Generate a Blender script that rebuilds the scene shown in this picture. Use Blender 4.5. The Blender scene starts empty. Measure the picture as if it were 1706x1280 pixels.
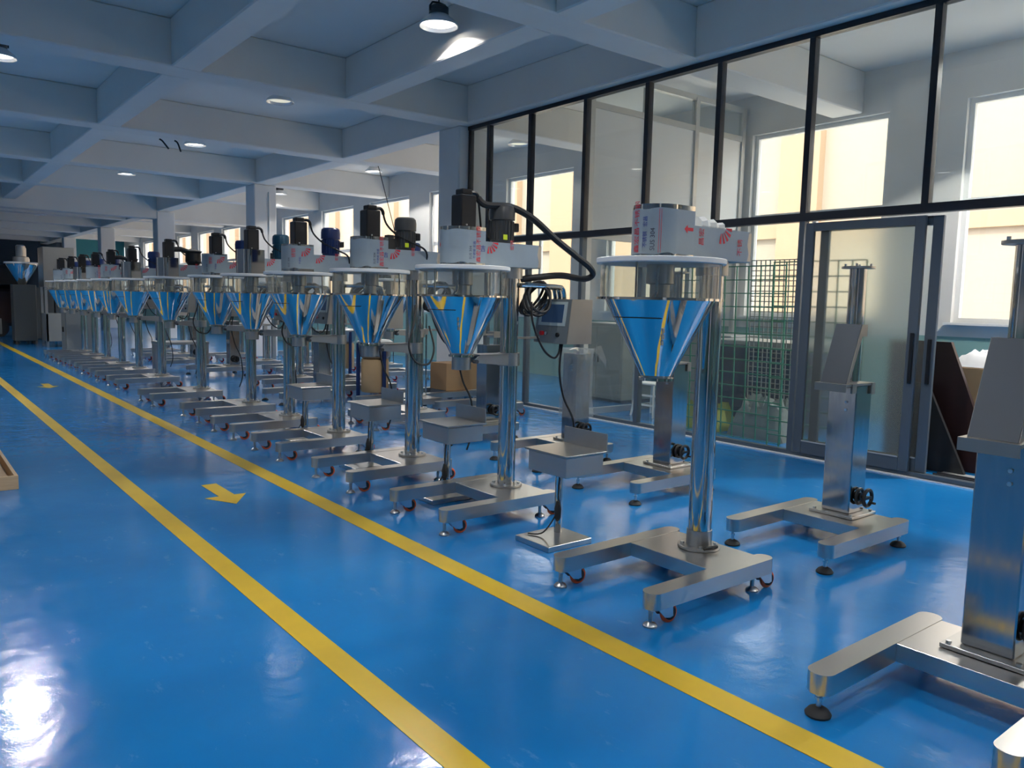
import bpy, math, random
from mathutils import Matrix, Vector
random.seed(7)
S = bpy.context.scene
COL = S.collection
PI = math.pi

# ------------------------------------------------------------------ camera
cam_d = bpy.data.cameras.new('camera'); cam = bpy.data.objects.new('camera', cam_d); COL.objects.link(cam)
_r = Vector((0.7851, -0.6189, 0.0225)).normalized(); _b = Vector((-0.6175, -0.7796, 0.1044)).normalized()
_u = _b.cross(_r).normalized(); _r = _u.cross(_b)
cam.matrix_world = Matrix(((_r.x, _u.x, _b.x, 0), (_r.y, _u.y, _b.y, 0), (_r.z, _u.z, _b.z, 1.5), (0, 0, 0, 1)))
cam_d.sensor_width = 36; cam_d.lens = 1310.46 / 1706 * 36; cam_d.clip_start = .05; cam_d.clip_end = 300
S.camera = cam
# ------------------------------------------------------------------ world, sun, exposure
W = bpy.data.worlds.new('sky'); S.world = W; W.use_nodes = True
bg = W.node_tree.nodes['Background']; bg.inputs[0].default_value = (.93, .96, 1, 1); bg.inputs[1].default_value = 2.6
sun_d = bpy.data.lights.new('sun', 'SUN'); sun_d.energy = 2.2; sun_d.angle = .01; sun_d.color = (1, .9, .74)
sun = bpy.data.objects.new('sun', sun_d); COL.objects.link(sun)
sun.rotation_euler = Vector((.62, .25, -.74)).to_track_quat('-Z', 'Y').to_euler()
LAMP_POWER = 120
S.view_settings.view_transform = 'Standard'; S.view_settings.look = 'None'
S.view_settings.gamma = 1; S.view_settings.use_curve_mapping = False
S.view_settings.exposure = 1.0
S.cycles.use_adaptive_sampling = True; S.cycles.adaptive_threshold = .03; S.cycles.max_bounces = 8; S.cycles.diffuse_bounces = 4; S.cycles.glossy_bounces = 5
S.cycles.transmission_bounces = 6; S.cycles.transparent_max_bounces = 24
S.cycles.caustics_reflective = True; S.cycles.caustics_refractive = False
S.cycles.sample_clamp_indirect = 3; S.cycles.blur_glossy = 1.0

# ------------------------------------------------------------------ materials
def nm(name):
    m = bpy.data.materials.new(name); m.use_nodes = True
    return m, m.node_tree.nodes, m.node_tree.links, m.node_tree.nodes['Principled BSDF']
def mat(name, col, rough=.5, metal=0, spec=.5, var=0, vscale=8, vstretch=(1, 1, 1), rvar=0, bump=0, bscale=40, coat=0):
    m, n, l, p = nm(name)
    p.inputs['Base Color'].default_value = (*col, 1); p.inputs['Roughness'].default_value = rough
    p.inputs['Metallic'].default_value = metal; p.inputs['Specular IOR Level'].default_value = spec
    p.inputs['Coat Weight'].default_value = coat
    if var or rvar or bump:
        tc = n.new('ShaderNodeTexCoord'); mp = n.new('ShaderNodeMapping'); mp.inputs['Scale'].default_value = vstretch
        l.new(tc.outputs['Object'], mp.inputs['Vector'])
        nz = n.new('ShaderNodeTexNoise'); nz.inputs['Scale'].default_value = vscale; nz.inputs['Detail'].default_value = 4
        l.new(mp.outputs[0], nz.inputs['Vector'])
        if var:
            mx = n.new('ShaderNodeMix'); mx.data_type = 'RGBA'
            mx.inputs[6].default_value = (*[c * (1 - var) for c in col], 1); mx.inputs[7].default_value = (*[min(1, c * (1 + var)) for c in col], 1)
            l.new(nz.outputs[0], mx.inputs[0]); l.new(mx.outputs[2], p.inputs['Base Color'])
        if rvar:
            mr = n.new('ShaderNodeMapRange'); mr.inputs[1].default_value = .3; mr.inputs[2].default_value = .7
            mr.inputs[3].default_value = max(.02, rough - rvar); mr.inputs[4].default_value = rough + rvar
            l.new(nz.outputs[0], mr.inputs[0]); l.new(mr.outputs[0], p.inputs['Roughness'])
        if bump:
            nb = n.new('ShaderNodeTexNoise'); nb.inputs['Scale'].default_value = bscale; nb.inputs['Detail'].default_value = 3
            l.new(mp.outputs[0], nb.inputs['Vector'])
            bp = n.new('ShaderNodeBump'); bp.inputs['Strength'].default_value = bump; bp.inputs['Distance'].default_value = .01
            l.new(nb.outputs[0], bp.inputs['Height']); l.new(bp.outputs[0], p.inputs['Normal'])
    return m
def glass(name, tint=(1, 1, 1), ior=1.45, rough=0.0, haze=0):
    m, n, l, p = nm(name); n.remove(p)
    out = n['Material Output']; t = n.new('ShaderNodeBsdfTransparent'); t.inputs[0].default_value = (*tint, 1)
    g = n.new('ShaderNodeBsdfGlossy'); g.inputs['Roughness'].default_value = rough
    lw = n.new('ShaderNodeLayerWeight'); pw = n.new('ShaderNodeMath'); pw.operation = 'POWER'; pw.inputs[1].default_value = 5
    l.new(lw.outputs['Facing'], pw.inputs[0]); f0 = ((ior - 1) / (ior + 1)) ** 2
    fr = n.new('ShaderNodeMath'); fr.operation = 'MULTIPLY_ADD'; fr.inputs[1].default_value = .9; fr.inputs[2].default_value = f0; fr.use_clamp = True
    l.new(pw.outputs[0], fr.inputs[0])
    mx = n.new('ShaderNodeMixShader'); l.new(fr.outputs[0], mx.inputs[0]); l.new(t.outputs[0], mx.inputs[1]); l.new(g.outputs[0], mx.inputs[2])
    last = mx
    if haze:
        d = n.new('ShaderNodeBsdfDiffuse'); d.inputs[0].default_value = (.8, .82, .8, 1)
        tr = n.new('ShaderNodeBsdfTranslucent'); tr.inputs[0].default_value = (.8, .82, .8, 1)
        ad = n.new('ShaderNodeMixShader'); l.new(d.outputs[0], ad.inputs[1]); l.new(tr.outputs[0], ad.inputs[2])
        mm = n.new('ShaderNodeMixShader'); mm.inputs[0].default_value = haze
        l.new(mx.outputs[0], mm.inputs[1]); l.new(ad.outputs[0], mm.inputs[2]); last = mm
    l.new(last.outputs[0], out.inputs[0])
    return m
def emit(name, col, s):
    m, n, l, p = nm(name); p.inputs['Base Color'].default_value = (*col, 1)
    p.inputs['Emission Color'].default_value = (*col, 1); p.inputs['Emission Strength'].default_value = s
    return m

M = {}
def floor_mat():
    m, n, l, p = nm('blue_epoxy')
    tc = n.new('ShaderNodeTexCoord')
    a = n.new('ShaderNodeTexNoise'); a.inputs['Scale'].default_value = .8; a.inputs['Detail'].default_value = 6
    l.new(tc.outputs['Object'], a.inputs['Vector'])
    cr = n.new('ShaderNodeValToRGB'); cr.color_ramp.elements[0].position = .3; cr.color_ramp.elements[0].color = (.004, .165, .47, 1)
    cr.color_ramp.elements[1].position = .72; cr.color_ramp.elements[1].color = (.012, .215, .56, 1)
    l.new(a.outputs[0], cr.inputs[0])
    # scuffs: sparse pale smears
    b = n.new('ShaderNodeTexNoise'); b.inputs['Scale'].default_value = 5; b.inputs['Detail'].default_value = 7; b.inputs['Roughness'].default_value = .7
    mp = n.new('ShaderNodeMapping'); mp.inputs['Scale'].default_value = (1.6, .7, 1); mp.inputs['Rotation'].default_value = (0, 0, .6)
    l.new(tc.outputs['Object'], mp.inputs[0]); l.new(mp.outputs[0], b.inputs['Vector'])
    r2 = n.new('ShaderNodeMapRange'); r2.inputs[1].default_value = .61; r2.inputs[2].default_value = .76; r2.inputs[4].default_value = .6
    l.new(b.outputs[0], r2.inputs[0])
    mx = n.new('ShaderNodeMix'); mx.data_type = 'RGBA'; mx.inputs[7].default_value = (.16, .36, .66, 1)
    l.new(r2.outputs[0], mx.inputs[0]); l.new(cr.outputs[0], mx.inputs[6]); l.new(mx.outputs[2], p.inputs['Base Color'])
    r3 = n.new('ShaderNodeMapRange'); r3.inputs[1].default_value = .3; r3.inputs[2].default_value = .75
    r3.inputs[3].default_value = .09; r3.inputs[4].default_value = .22
    l.new(b.outputs[0], r3.inputs[0]); l.new(r3.outputs[0], p.inputs['Roughness'])
    p.inputs['Specular IOR Level'].default_value = .5
    c = n.new('ShaderNodeTexNoise'); c.inputs['Scale'].default_value = 7; c.inputs['Detail'].default_value = 2
    l.new(tc.outputs['Object'], c.inputs['Vector'])
    bp = n.new('ShaderNodeBump'); bp.inputs['Strength'].default_value = .12; bp.inputs['Distance'].default_value = .02
    l.new(c.outputs[0], bp.inputs['Height'])
    d = n.new('ShaderNodeTexNoise'); d.inputs['Scale'].default_value = 110; d.inputs['Detail'].default_value = 1
    l.new(tc.outputs['Object'], d.inputs['Vector'])
    b2 = n.new('ShaderNodeBump'); b2.inputs['Strength'].default_value = .10; b2.inputs['Distance'].default_value = .003
    l.new(d.outputs[0], b2.inputs['Height']); l.new(bp.outputs[0], b2.inputs['Normal']); l.new(b2.outputs[0], p.inputs['Normal'])
    return m
def wall_mat():
    m, n, l, p = nm('painted_wall'); p.inputs['Roughness'].default_value = .75
    tc = n.new('ShaderNodeTexCoord'); sp = n.new('ShaderNodeSeparateXYZ'); l.new(tc.outputs['Object'], sp.inputs[0])
    gt = n.new('ShaderNodeMath'); gt.operation = 'GREATER_THAN'; gt.inputs[1].default_value = 1.18; l.new(sp.outputs[2], gt.inputs[0])
    nz = n.new('ShaderNodeTexNoise'); nz.inputs['Scale'].default_value = 1.5; nz.inputs['Detail'].default_value = 5; l.new(tc.outputs['Object'], nz.inputs['Vector'])
    r = n.new('ShaderNodeValToRGB'); r.color_ramp.elements[0].color = (.66, .64, .60, 1); r.color_ramp.elements[1].color = (.8, .79, .76, 1)
    l.new(nz.outputs[0], r.inputs[0])
    mx = n.new('ShaderNodeMix'); mx.data_type = 'RGBA'; mx.inputs[6].default_value = (.22, .40, .37, 1)
    l.new(gt.outputs[0], mx.inputs[0]); l.new(r.outputs[0], mx.inputs[7]); l.new(mx.outputs[2], p.inputs['Base Color'])
    return m
M['floor'] = floor_mat()
M['wall'] = wall_mat()
M['ceil'] = mat('ceiling_paint', (.84, .80, .74), .8, var=.06, vscale=1.2, bump=.15, bscale=3)
M['column'] = mat('column_paint', (.80, .79, .77), .7, var=.04, vscale=2)
M['yellow'] = mat('yellow_paint', (.66, .44, .02), .35, var=.12, vscale=6)
M['frame'] = mat('dark_frame', (.018, .02, .027), .35)
M['frame2'] = mat('grey_aluminium', (.11, .135, .16), .35, metal=.3)
M['alu'] = mat('pale_aluminium', (.55, .55, .53), .4, metal=.4)
M['white_pvc'] = mat('white_pvc', (.8, .8, .78), .4)
M['glass'] = glass('clear_glass', (.95, .975, .965), 1.45, 0, .03)
M['winglass'] = glass('window_glass', (.97, .98, .98), 1.4)
M['acrylic'] = glass('clear_acrylic', (.93, .95, .95), 1.7, .02, .03)
M['film_clear'] = glass('plastic_wrap', (.93, .94, .94), 1.9, .08, .16)
def frosted():
    m, n, l, p = nm('frosted_glass')
    p.inputs['Base Color'].default_value = (.86, .9, .84, 1); p.inputs['Transmission Weight'].default_value = .9
    p.inputs['Roughness'].default_value = .25; p.inputs['IOR'].default_value = 1.3
    return m
M['frosted'] = frosted()
M['steel'] = mat('brushed_steel', (.61, .585, .555), .29, 1, rvar=.012, var=.02, vscale=5, vstretch=(.5, 2, 2))
M['steel_z'] = mat('brushed_steel_column', (.50, .50, .50), .13, 1, rvar=.03, var=.03, vscale=8, vstretch=(4, 4, .5))
M['satin'] = mat('satin_steel', (.52, .51, .49), .32, 1, var=.08, vscale=14)
M['chrome'] = mat('polished_steel', (.66, .65, .63), .07, 1, rvar=.03, vscale=4, bump=.02, bscale=5)
M['mirror'] = mat('mirror_steel', (.74, .73, .71), .045, 1)
M['plate'] = mat('grey_plate', (.085, .097, .115), .42, .6)
M['white'] = mat('white_nylon', (.82, .82, .80), .45)
M['film'] = mat('protective_film', (.28, .345, .40), .28, spec=.5, var=.08, vscale=9, bump=.06, bscale=30)
M['film_e'] = mat('film_edge', (.78, .78, .76), .3)
M['red'] = mat('red_print', (.62, .03, .05), .45)
M['bluep'] = mat('blue_print', (.03, .05, .30), .45)
M['blackp'] = mat('black_print', (.05, .06, .10), .45)
M['black'] = mat('black_anodised', (.011, .011, .013), .35, var=.2, vscale=10)
M['rubber'] = mat('black_rubber', (.014, .014, .015), .55)
M['dgrey'] = mat('dark_grey_paint', (.06, .062, .065), .3)
M['bluem'] = mat('navy_motor_paint', (.012, .03, .12), .3)
M['tealm'] = mat('teal_motor_paint', (.008, .06, .11), .3)
M['orange'] = mat('orange_polyurethane', (.75, .10, .02), .4)
M['zinc'] = mat('zinc_plate', (.70, .72, .74), .28, 1)
M['sticker'] = mat('yellow_green_sticker', (.62, .75, .02), .5)
M['panelgrey'] = mat('panel_grey', (.22, .25, .26), .4, metal=.3)
M['boxside'] = mat('box_steel', (.40, .38, .34), .35, .9, var=.08, vscale=5)
M['bezel'] = mat('screen_bezel', (.48, .56, .56), .4)
M['screen'] = emit('touch_screen', (.02, .05, .11), .12)
M['redb'] = mat('red_button', (.7, .02, .03), .3)
M['wood'] = mat('pine_wood', (.52, .36, .21), .6, var=.18, vscale=6, vstretch=(1, 1, 14))
M['card'] = mat('cardboard', (.33, .20, .10), .75, var=.1, vscale=4)
M['cardl'] = mat('cardboard_pale', (.50, .34, .18), .75, var=.08, vscale=4)
M['paper'] = mat('white_paper', (.75, .75, .76), .7)
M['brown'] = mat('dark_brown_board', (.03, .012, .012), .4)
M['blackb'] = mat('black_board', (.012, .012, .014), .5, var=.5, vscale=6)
M['green'] = mat('green_wire', (.02, .17, .10), .45)
M['greywire'] = mat('grey_wire', (.20, .22, .20), .5)
M['navy'] = mat('navy_bin', (.012, .03, .06), .5)
M['tarp'] = mat('grey_tarp', (.16, .19, .18), .6, var=.3, vscale=5)
M['ygreen'] = mat('yellow_green_sheet', (.22, .26, .04), .6, var=.3, vscale=4)
M['teal'] = mat('teal_paint', (.03, .22, .27), .6)
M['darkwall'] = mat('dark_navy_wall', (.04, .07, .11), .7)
M['cabinet'] = mat('grey_cabinet', (.25, .26, .25), .4, .2)
M['cabdark'] = mat('dark_cabinet', (.085, .095, .095), .45, .2)
M['facade'] = mat('cream_facade', (.40, .335, .265), .8)
M['peach'] = mat('peach_facade', (.44, .30, .19), .8)
M['asphalt'] = mat('yard_concrete', (.80, .77, .72), .9)  # extra pale so the unseen yard bounces daylight up to the ceiling
M['reflector'] = mat('lamp_reflector', (.85, .85, .85), .3, .6)
M['lens'] = emit('lamp_lens', (1, .97, .9), 3.5)
M['lensdim'] = emit('dim_lamp_lens', (1, .93, .7), .3)
M['lensoff'] = mat('unlit_lens', (.4, .4, .38), .4)

# ------------------------------------------------------------------ mesh builder
class MB:
    def __init__(s): s.v = []; s.f = []
    def add(s, vs, fs, mtx=None):
        o = len(s.v)
        s.v += [tuple(mtx @ Vector(a)) if mtx else tuple(a) for a in vs]
        s.f += [tuple(o + i for i in f) for f in fs]; return s
    def box(s, x0, x1, y0, y1, z0, z1, mtx=None):
        return s.add([(x0, y0, z0), (x1, y0, z0), (x1, y1, z0), (x0, y1, z0), (x0, y0, z1), (x1, y0, z1), (x1, y1, z1), (x0, y1, z1)],
                     [(0, 3, 2, 1), (4, 5, 6, 7), (0, 1, 5, 4), (1, 2, 6, 5), (2, 3, 7, 6), (3, 0, 4, 7)], mtx)
    def bbox(s, x0, x1, y0, y1, z0, z1, b=.004, mtx=None):     # box with chamfered edges
        xs = (x0, x0 + b, x1 - b, x1); ys = (y0, y0 + b, y1 - b, y1); zs = (z0, z0 + b, z1 - b, z1)
        import itertools
        vs = []; ix = {}
        for a in (0, 1):
            for c in (0, 1):
                for d in (0, 1):
                    X = (xs[0], xs[1]) if a == 0 else (xs[3], xs[2]); Y = (ys[0], ys[1]) if c == 0 else (ys[3], ys[2]); Z = (zs[0], zs[1]) if d == 0 else (zs[3], zs[2])
                    for k, pnt in enumerate(((X[0], Y[1], Z[1]), (X[1], Y[0], Z[1]), (X[1], Y[1], Z[0]))):
                        ix[a, c, d, k] = len(vs); vs.append(pnt)
        fs = []
        for a in (0, 1): fs.append([ix[a, c, d, 0] for c, d in ((0, 0), (0, 1), (1, 1), (1, 0))][::1 if a == 0 else -1])
        for c in (0, 1): fs.append([ix[a, c, d, 1] for a, d in ((0, 0), (1, 0), (1, 1), (0, 1))][::1 if c == 0 else -1])
        for d in (0, 1): fs.append([ix[a, c, d, 2] for a, c in ((0, 0), (0, 1), (1, 1), (1, 0))][::1 if d == 0 else -1])
        for a in (0, 1):
            for c in (0, 1):
                f = [ix[a, c, 0, 0], ix[a, c, 1, 0], ix[a, c, 1, 1], ix[a, c, 0, 1]]; fs.append(f if (a + c) % 2 else f[::-1])
        for a in (0, 1):
            for d in (0, 1):
                f = [ix[a, 0, d, 0], ix[a, 1, d, 0], ix[a, 1, d, 2], ix[a, 0, d, 2]]; fs.append(f[::-1] if (a + d) % 2 else f)
        for c in (0, 1):
            for d in (0, 1):
                f = [ix[0, c, d, 1], ix[1, c, d, 1], ix[1, c, d, 2], ix[0, c, d, 2]]; fs.append(f if (c + d) % 2 else f[::-1])
        for a in (0, 1):
            for c in (0, 1):
                for d in (0, 1):
                    f = [ix[a, c, d, 0], ix[a, c, d, 1], ix[a, c, d, 2]]; fs.append(f if (a + c + d) % 2 == 0 else f[::-1])
        return s.add(vs, fs, mtx)
    def prism(s, poly, z0, z1, mtx=None):
        n = len(poly); vs = [(x, y, z0) for x, y in poly] + [(x, y, z1) for x, y in poly]
        fs = [tuple(range(n))[::-1], tuple(range(n, 2 * n))] + [(i, (i + 1) % n, n + (i + 1) % n, n + i) for i in range(n)]
        return s.add(vs, fs, mtx)
    def stadium(s, x0, x1, yc, w, z0, z1, n=8):
        r = w / 2; P = []
        for k in range(n + 1): a = -PI / 2 + PI * k / n; P.append((x1 - r + r * math.cos(a), yc + r * math.sin(a)))
        for k in range(n + 1): a = PI / 2 + PI * k / n; P.append((x0 + r + r * math.cos(a), yc + r * math.sin(a)))
        return s.prism(P, z0, z1)
    def lathe(s, prof, n=24, c=(0, 0), mtx=None):
        vs = []; fs = []
        for r, z in prof:
            for k in range(n): a = 2 * PI * k / n; vs.append((c[0] + r * math.cos(a), c[1] + r * math.sin(a), z))
        for i in range(len(prof) - 1):
            for k in range(n):
                j = (k + 1) % n; fs.append((i * n + k, i * n + j, (i + 1) * n + j, (i + 1) * n + k))
        if prof[0][0] > 1e-5: fs.append(tuple(range(n))[::-1])
        if prof[-1][0] > 1e-5: fs.append(tuple(range((len(prof) - 1) * n, len(prof) * n)))
        return s.add(vs, fs, mtx)
    def shell(s, prof, n=24, c=(0, 0)):                         # open lathe, no caps
        vs = []; fs = []
        for r, z in prof:
            for k in range(n): a = 2 * PI * k / n; vs.append((c[0] + r * math.cos(a), c[1] + r * math.sin(a), z))
        for i in range(len(prof) - 1):
            for k in range(n):
                j = (k + 1) % n; fs.append((i * n + k, i * n + j, (i + 1) * n + j, (i + 1) * n + k))
        return s.add(vs, fs)
    def cyl(s, p0, p1, r0, r1=None, n=16):
        p0 = Vector(p0); p1 = Vector(p1); d = p1 - p0; r1 = r0 if r1 is None else r1
        q = d.to_track_quat('Z', 'Y').to_matrix().to_4x4(); q.translation = p0
        return s.lathe([(r0, 0), (r1, d.length)], n, mtx=q)
    def tube(s, pts, r, n=8):
        pts = [Vector(p) for p in pts]; vs = []; fs = []
        t0 = (pts[1] - pts[0]).normalized(); up = Vector((0, 0, 1)) if abs(t0.z) < .9 else Vector((1, 0, 0))
        u = t0.cross(up).normalized()
        for i, p in enumerate(pts):
            t = (pts[min(i + 1, len(pts) - 1)] - pts[max(i - 1, 0)]).normalized()
            u = (u - t * u.dot(t)).normalized(); w = t.cross(u)
            for k in range(n): a = 2 * PI * k / n; vs.append(tuple(p + (u * math.cos(a) + w * math.sin(a)) * r))
        for i in range(len(pts) - 1):
            for k in range(n): j = (k + 1) % n; fs.append((i * n + k, i * n + j, (i + 1) * n + j, (i + 1) * n + k))
        fs.append(tuple(range(n))[::-1]); fs.append(tuple(range((len(pts) - 1) * n, len(pts) * n)))
        return s.add(vs, fs)
    def ring(s, c, axis, R, r, n=20, m=8, arc=2 * PI):
        q = Vector(axis).to_track_quat('Z', 'Y').to_matrix().to_4x4(); q.translation = Vector(c)
        vs = []; fs = []
        for i in range(n):
            a = arc * i / n
            for k in range(m): b = 2 * PI * k / m; vs.append(((R + r * math.cos(b)) * math.cos(a), (R + r * math.cos(b)) * math.sin(a), r * math.sin(b)))
        for i in range(n):
            for k in range(m):
                fs.append((i * m + k, (i + 1) % n * m + k, (i + 1) % n * m + (k + 1) % m, i * m + (k + 1) % m))
        return s.add(vs, fs, q)
    def mesh(s, name, m, smooth=True):
        me = bpy.data.meshes.new(name); me.from_pydata(s.v, [], s.f); me.materials.append(M[m]); me.update()
        if smooth:
            me.polygons.foreach_set('use_smooth', [True] * len(me.polygons))
            me.set_sharp_from_angle(angle=math.radians(32))
        return me
def smoothpath(pts, k=6):
    pts = [Vector(p) for p in pts]; out = []
    for i in range(len(pts) - 1):
        p0 = pts[max(i - 1, 0)]; p1 = pts[i]; p2 = pts[i + 1]; p3 = pts[min(i + 2, len(pts) - 1)]
        for j in range(k):
            t = j / k
            out.append(.5 * ((2 * p1) + (p2 - p0) * t + (2 * p0 - 5 * p1 + 4 * p2 - p3) * t * t + (3 * p1 - p0 - 3 * p2 + p3) * t ** 3))
    return out + [pts[-1]]

def obj(name, me, parent=None, loc=None, rz=0):
    o = bpy.data.objects.new(name, me); COL.objects.link(o)
    if parent is not None: o.parent = parent
    if loc: o.location = loc
    if rz: o.rotation_euler.z = rz
    return o
def thing(name, label, cat, loc=(0, 0, 0), rz=0, group=None):
    o = bpy.data.objects.new(name, None); COL.objects.link(o); o.location = loc; o.rotation_euler.z = rz; o.empty_display_size = .1
    return tag(o, label, cat, group)
def tag(o, label, cat, group=None):
    o['label'] = label; o['category'] = cat
    if group: o['group'] = group
    return o
def struct(name, me=None, label=None, loc=None):
    o = obj(name, me, None, loc); o['kind'] = 'structure'
    if label: o['label'] = label
    return o
CACHE = {}
def part(parent, name, key, mt, fn, label=None):       # one mesh object; alike parts share mesh data through key
    if key not in CACHE:
        b = MB(); fn(b); CACHE[key] = b.mesh(key, mt)
    o = obj(name, CACHE[key], parent)
    if label: o['label'] = label
    return o

# ================================================================== SETTING
X_OUT, X_LEFT, Y_NEAR, Y_FAR, Z_CEIL, Z_BEAM = 10.6, -9.6, -8.0, 53.0, 4.72, 4.17
struct('floor', MB().box(X_LEFT, X_OUT, Y_NEAR, Y_FAR, -.15, 0).mesh('floor', 'floor'), 'glossy blue epoxy factory floor')
ceil = struct('ceiling', MB().box(X_LEFT - .2, X_OUT + .2, Y_NEAR, Y_FAR, Z_CEIL, Z_CEIL + .3).mesh('ceiling', 'ceil'), 'white painted concrete ceiling with a grid of beams')
BY = [-2.7, 1.65, 6.0, 10.3, 14.5, 19.05, 23.4, 27.9, 32.2, 36.6, 41.0, 45.4, 49.7]
for y in BY:
    zb = Z_BEAM if y != 27.9 else 3.92
    obj('beam', MB().bbox(X_LEFT, X_OUT, y - .22, y + .22, zb, Z_CEIL, .015).mesh('beam', 'ceil'), ceil)
for x, w, y1 in ((2.92, .17, 27.7), (-1.4, .17, 27.7), (-5.7, .17, 27.7), (7.2, .2, 53), ):
    for a, b in zip([Y_NEAR] + BY, BY + [Y_FAR]):
        if b <= y1 + .3:
            obj('beam', MB().bbox(x - w, x + w, a + (.22 if a > Y_NEAR else 0), b - .22, Z_BEAM, Z_CEIL, .015).mesh('beam', 'ceil'), ceil)
for a, b in ((6.22, 10.08), (1.87, 5.78), (-2.48, 1.43)):
    obj('beam', MB().bbox(4.99, 5.34, a, b, Z_BEAM, Z_CEIL, .015).mesh('beam', 'ceil'), ceil)
# columns of the grid
for i, y in enumerate((10.28, 18.95, 27.65, 36.4, 45.1)):
    c = struct('column', MB().bbox(7.0, 7.55, y, y + .58, 0, Z_BEAM, .02).mesh('column', 'column'), 'pale concrete column number %d from the glazed wall' % (i + 1))
    if i == 1: obj('conduit', MB().cyl((7.36, y - .02, 0), (7.36, y - .02, 4.0), .018, n=8).mesh('conduit', 'white_pvc'), c)
for y in (-2.7, 6.0, 14.6, 23.4, 32.0):
    struct('column', MB().bbox(-1.7, -1.15, y - .28, y + .28, 0, Z_BEAM, .02).mesh('column', 'column'), 'concrete column on the far side of the aisle')

# outer walls with window openings
WIN = [2.3 + 3.1 * k for k in range(-3, 16)]; WW = 2.13; WZ0, WZ1 = 1.36, 4.13
def holed_wall(name, x0, x1, label, m='wall'):
    b = MB(); b.box(x0, x1, Y_NEAR, Y_FAR, 0, WZ0); b.box(x0, x1, Y_NEAR, Y_FAR, WZ1, Z_CEIL)
    ys = [Y_NEAR] + [v for w in WIN for v in (w, w + WW)] + [Y_FAR]
    for a, c in zip(ys[0::2], ys[1::2]): b.box(x0, x1, a, c, WZ0, WZ1)
    return struct(name, b.mesh(name, m), label)
holed_wall('wall_right', X_OUT, X_OUT + .24, 'outer wall with tall windows behind the glazed partition')
struct('wall_left', MB().box(X_LEFT - .24, X_LEFT, Y_NEAR, Y_FAR, 0, Z_CEIL).mesh('wall_left', 'wall'), 'solid wall on the left of the hall')
struct('wall_near', MB().box(X_LEFT - .24, X_OUT + .24, Y_NEAR - .2, Y_NEAR, 0, Z_CEIL).mesh('wall_near', 'wall'))
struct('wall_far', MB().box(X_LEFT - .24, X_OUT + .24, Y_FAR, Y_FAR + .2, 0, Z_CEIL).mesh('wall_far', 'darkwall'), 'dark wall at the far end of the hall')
def fr_fn(b):
    t = .06; h0, h1 = 0, WZ1 - WZ0
    b.box(-.04, .04, 0, t, h0, h1); b.box(-.04, .04, WW - t, WW, h0, h1); b.box(-.04, .04, t, WW - t, h0, h0 + t); b.box(-.04, .04, t, WW - t, h1 - t, h1)
nwin = 0
for side, xw in (('r', X_OUT + .12),):
    for w in WIN:
        nwin += 1
        r = struct('window_%d' % nwin, None, 'white framed window in the %s outer wall' % ('right' if side == 'r' else 'left'), (xw, w, WZ0))
        part(r, 'window_frame', 'window_frame', 'white_pvc', fr_fn)
        part(r, 'rail', 'window_rail', 'white_pvc', lambda b: b.box(-.035, .035, .06, WW - .06, 1.47, 1.56))
        part(r, 'mullion', 'window_mullion', 'white_pvc', lambda b: b.box(-.03, .03, WW / 2 - .03, WW / 2 + .03, .06, 1.47))
        if side == 'r': part(r, 'sill', 'window_sill', 'white_pvc', lambda b: b.box(-.22, -.04, -.05, WW + .05, -.03, .0))
        part(r, 'pane', 'pane_a', 'winglass', lambda b: b.box(-.004, .004, .06, WW / 2 - .03, .06, 1.47))
        part(r, 'pane', 'pane_b', 'winglass', lambda b: b.box(-.004, .004, WW / 2 + .03, WW - .06, .06, 1.47))
        part(r, 'pane', 'pane_c', 'winglass', lambda b: b.box(-.004, .004, .06, WW - .06, 1.56, WZ1 - WZ0 - .06))
# outside: yard and the neighbouring building
struct('yard', MB().box(-40, 40, -40, 80, -.4, -.3).mesh('yard', 'asphalt'))
nb = thing('neighbour_building', 'sunlit cream building with peach pilasters outside the windows', 'building', (18.5, 0, -.3))
obj('facade_wall', MB().box(0, 1, -30, 75, 0, 7.4).mesh('facade_wall', 'facade'), nb)
for k in range(35):
    part(nb, 'pilaster', 'pilaster', 'peach', lambda b: b.box(-.25, 0, 0, 1.1, 0, 7.2)).location.y = -28 + 3.0 * k
for k in range(1):
    part(nb, 'band', 'band%d' % k, 'peach', lambda b: b.box(-.12, 0, -30, 75, 3.6 * (k + 1), 3.6 * (k + 1) + .35))

# glazed partition along X = 7.2
GX = 7.2
gw = struct('wall_glass', None, 'black framed full-height glass partition')
GP = [10.24, 9.75, 8.77, 7.65, 6.59, 5.55, 4.46, 3.285, 2.1, .95, -.2, -1.35, -2.5, -5.2, -8.0]
for i, y in enumerate(GP):
    w = .05 if i else .03
    low = y in (10.24, 9.75, 8.77, 7.65, 6.59, 4.46, .95, -.2, -1.35, -2.5, -5.2, -8.0)
    part(gw, 'post', 'gpost%d' % i, 'frame', lambda b: b.box(GX - .04, GX + .04, y - w / 1.6, y + w / 1.6, 2.43, 4.11))
    if low: part(gw, 'post', 'gpostl%d' % i, 'frame2', lambda b: b.box(GX - .04, GX + .04, y - w / 1.7, y + w / 1.7, .05, 2.36))
part(gw, 'top_rail', 'gtop', 'frame', lambda b: b.box(GX - .045, GX + .045, -8, 10.27, 4.11, 4.168))
part(gw, 'transom', 'gtrans', 'frame', lambda b: b.box(GX - .045, GX + .045, -8, 10.27, 2.355, 2.435))
part(gw, 'bottom_rail', 'gbot', 'frame2', lambda b: b.box(GX - .04, GX + .04, -8, 10.27, 0, .05))
part(gw, 'sealant_strip', 'gseal', 'white', lambda b: b.box(GX - .062, GX - .041, -8, 10.27, 0, .012))
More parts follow.
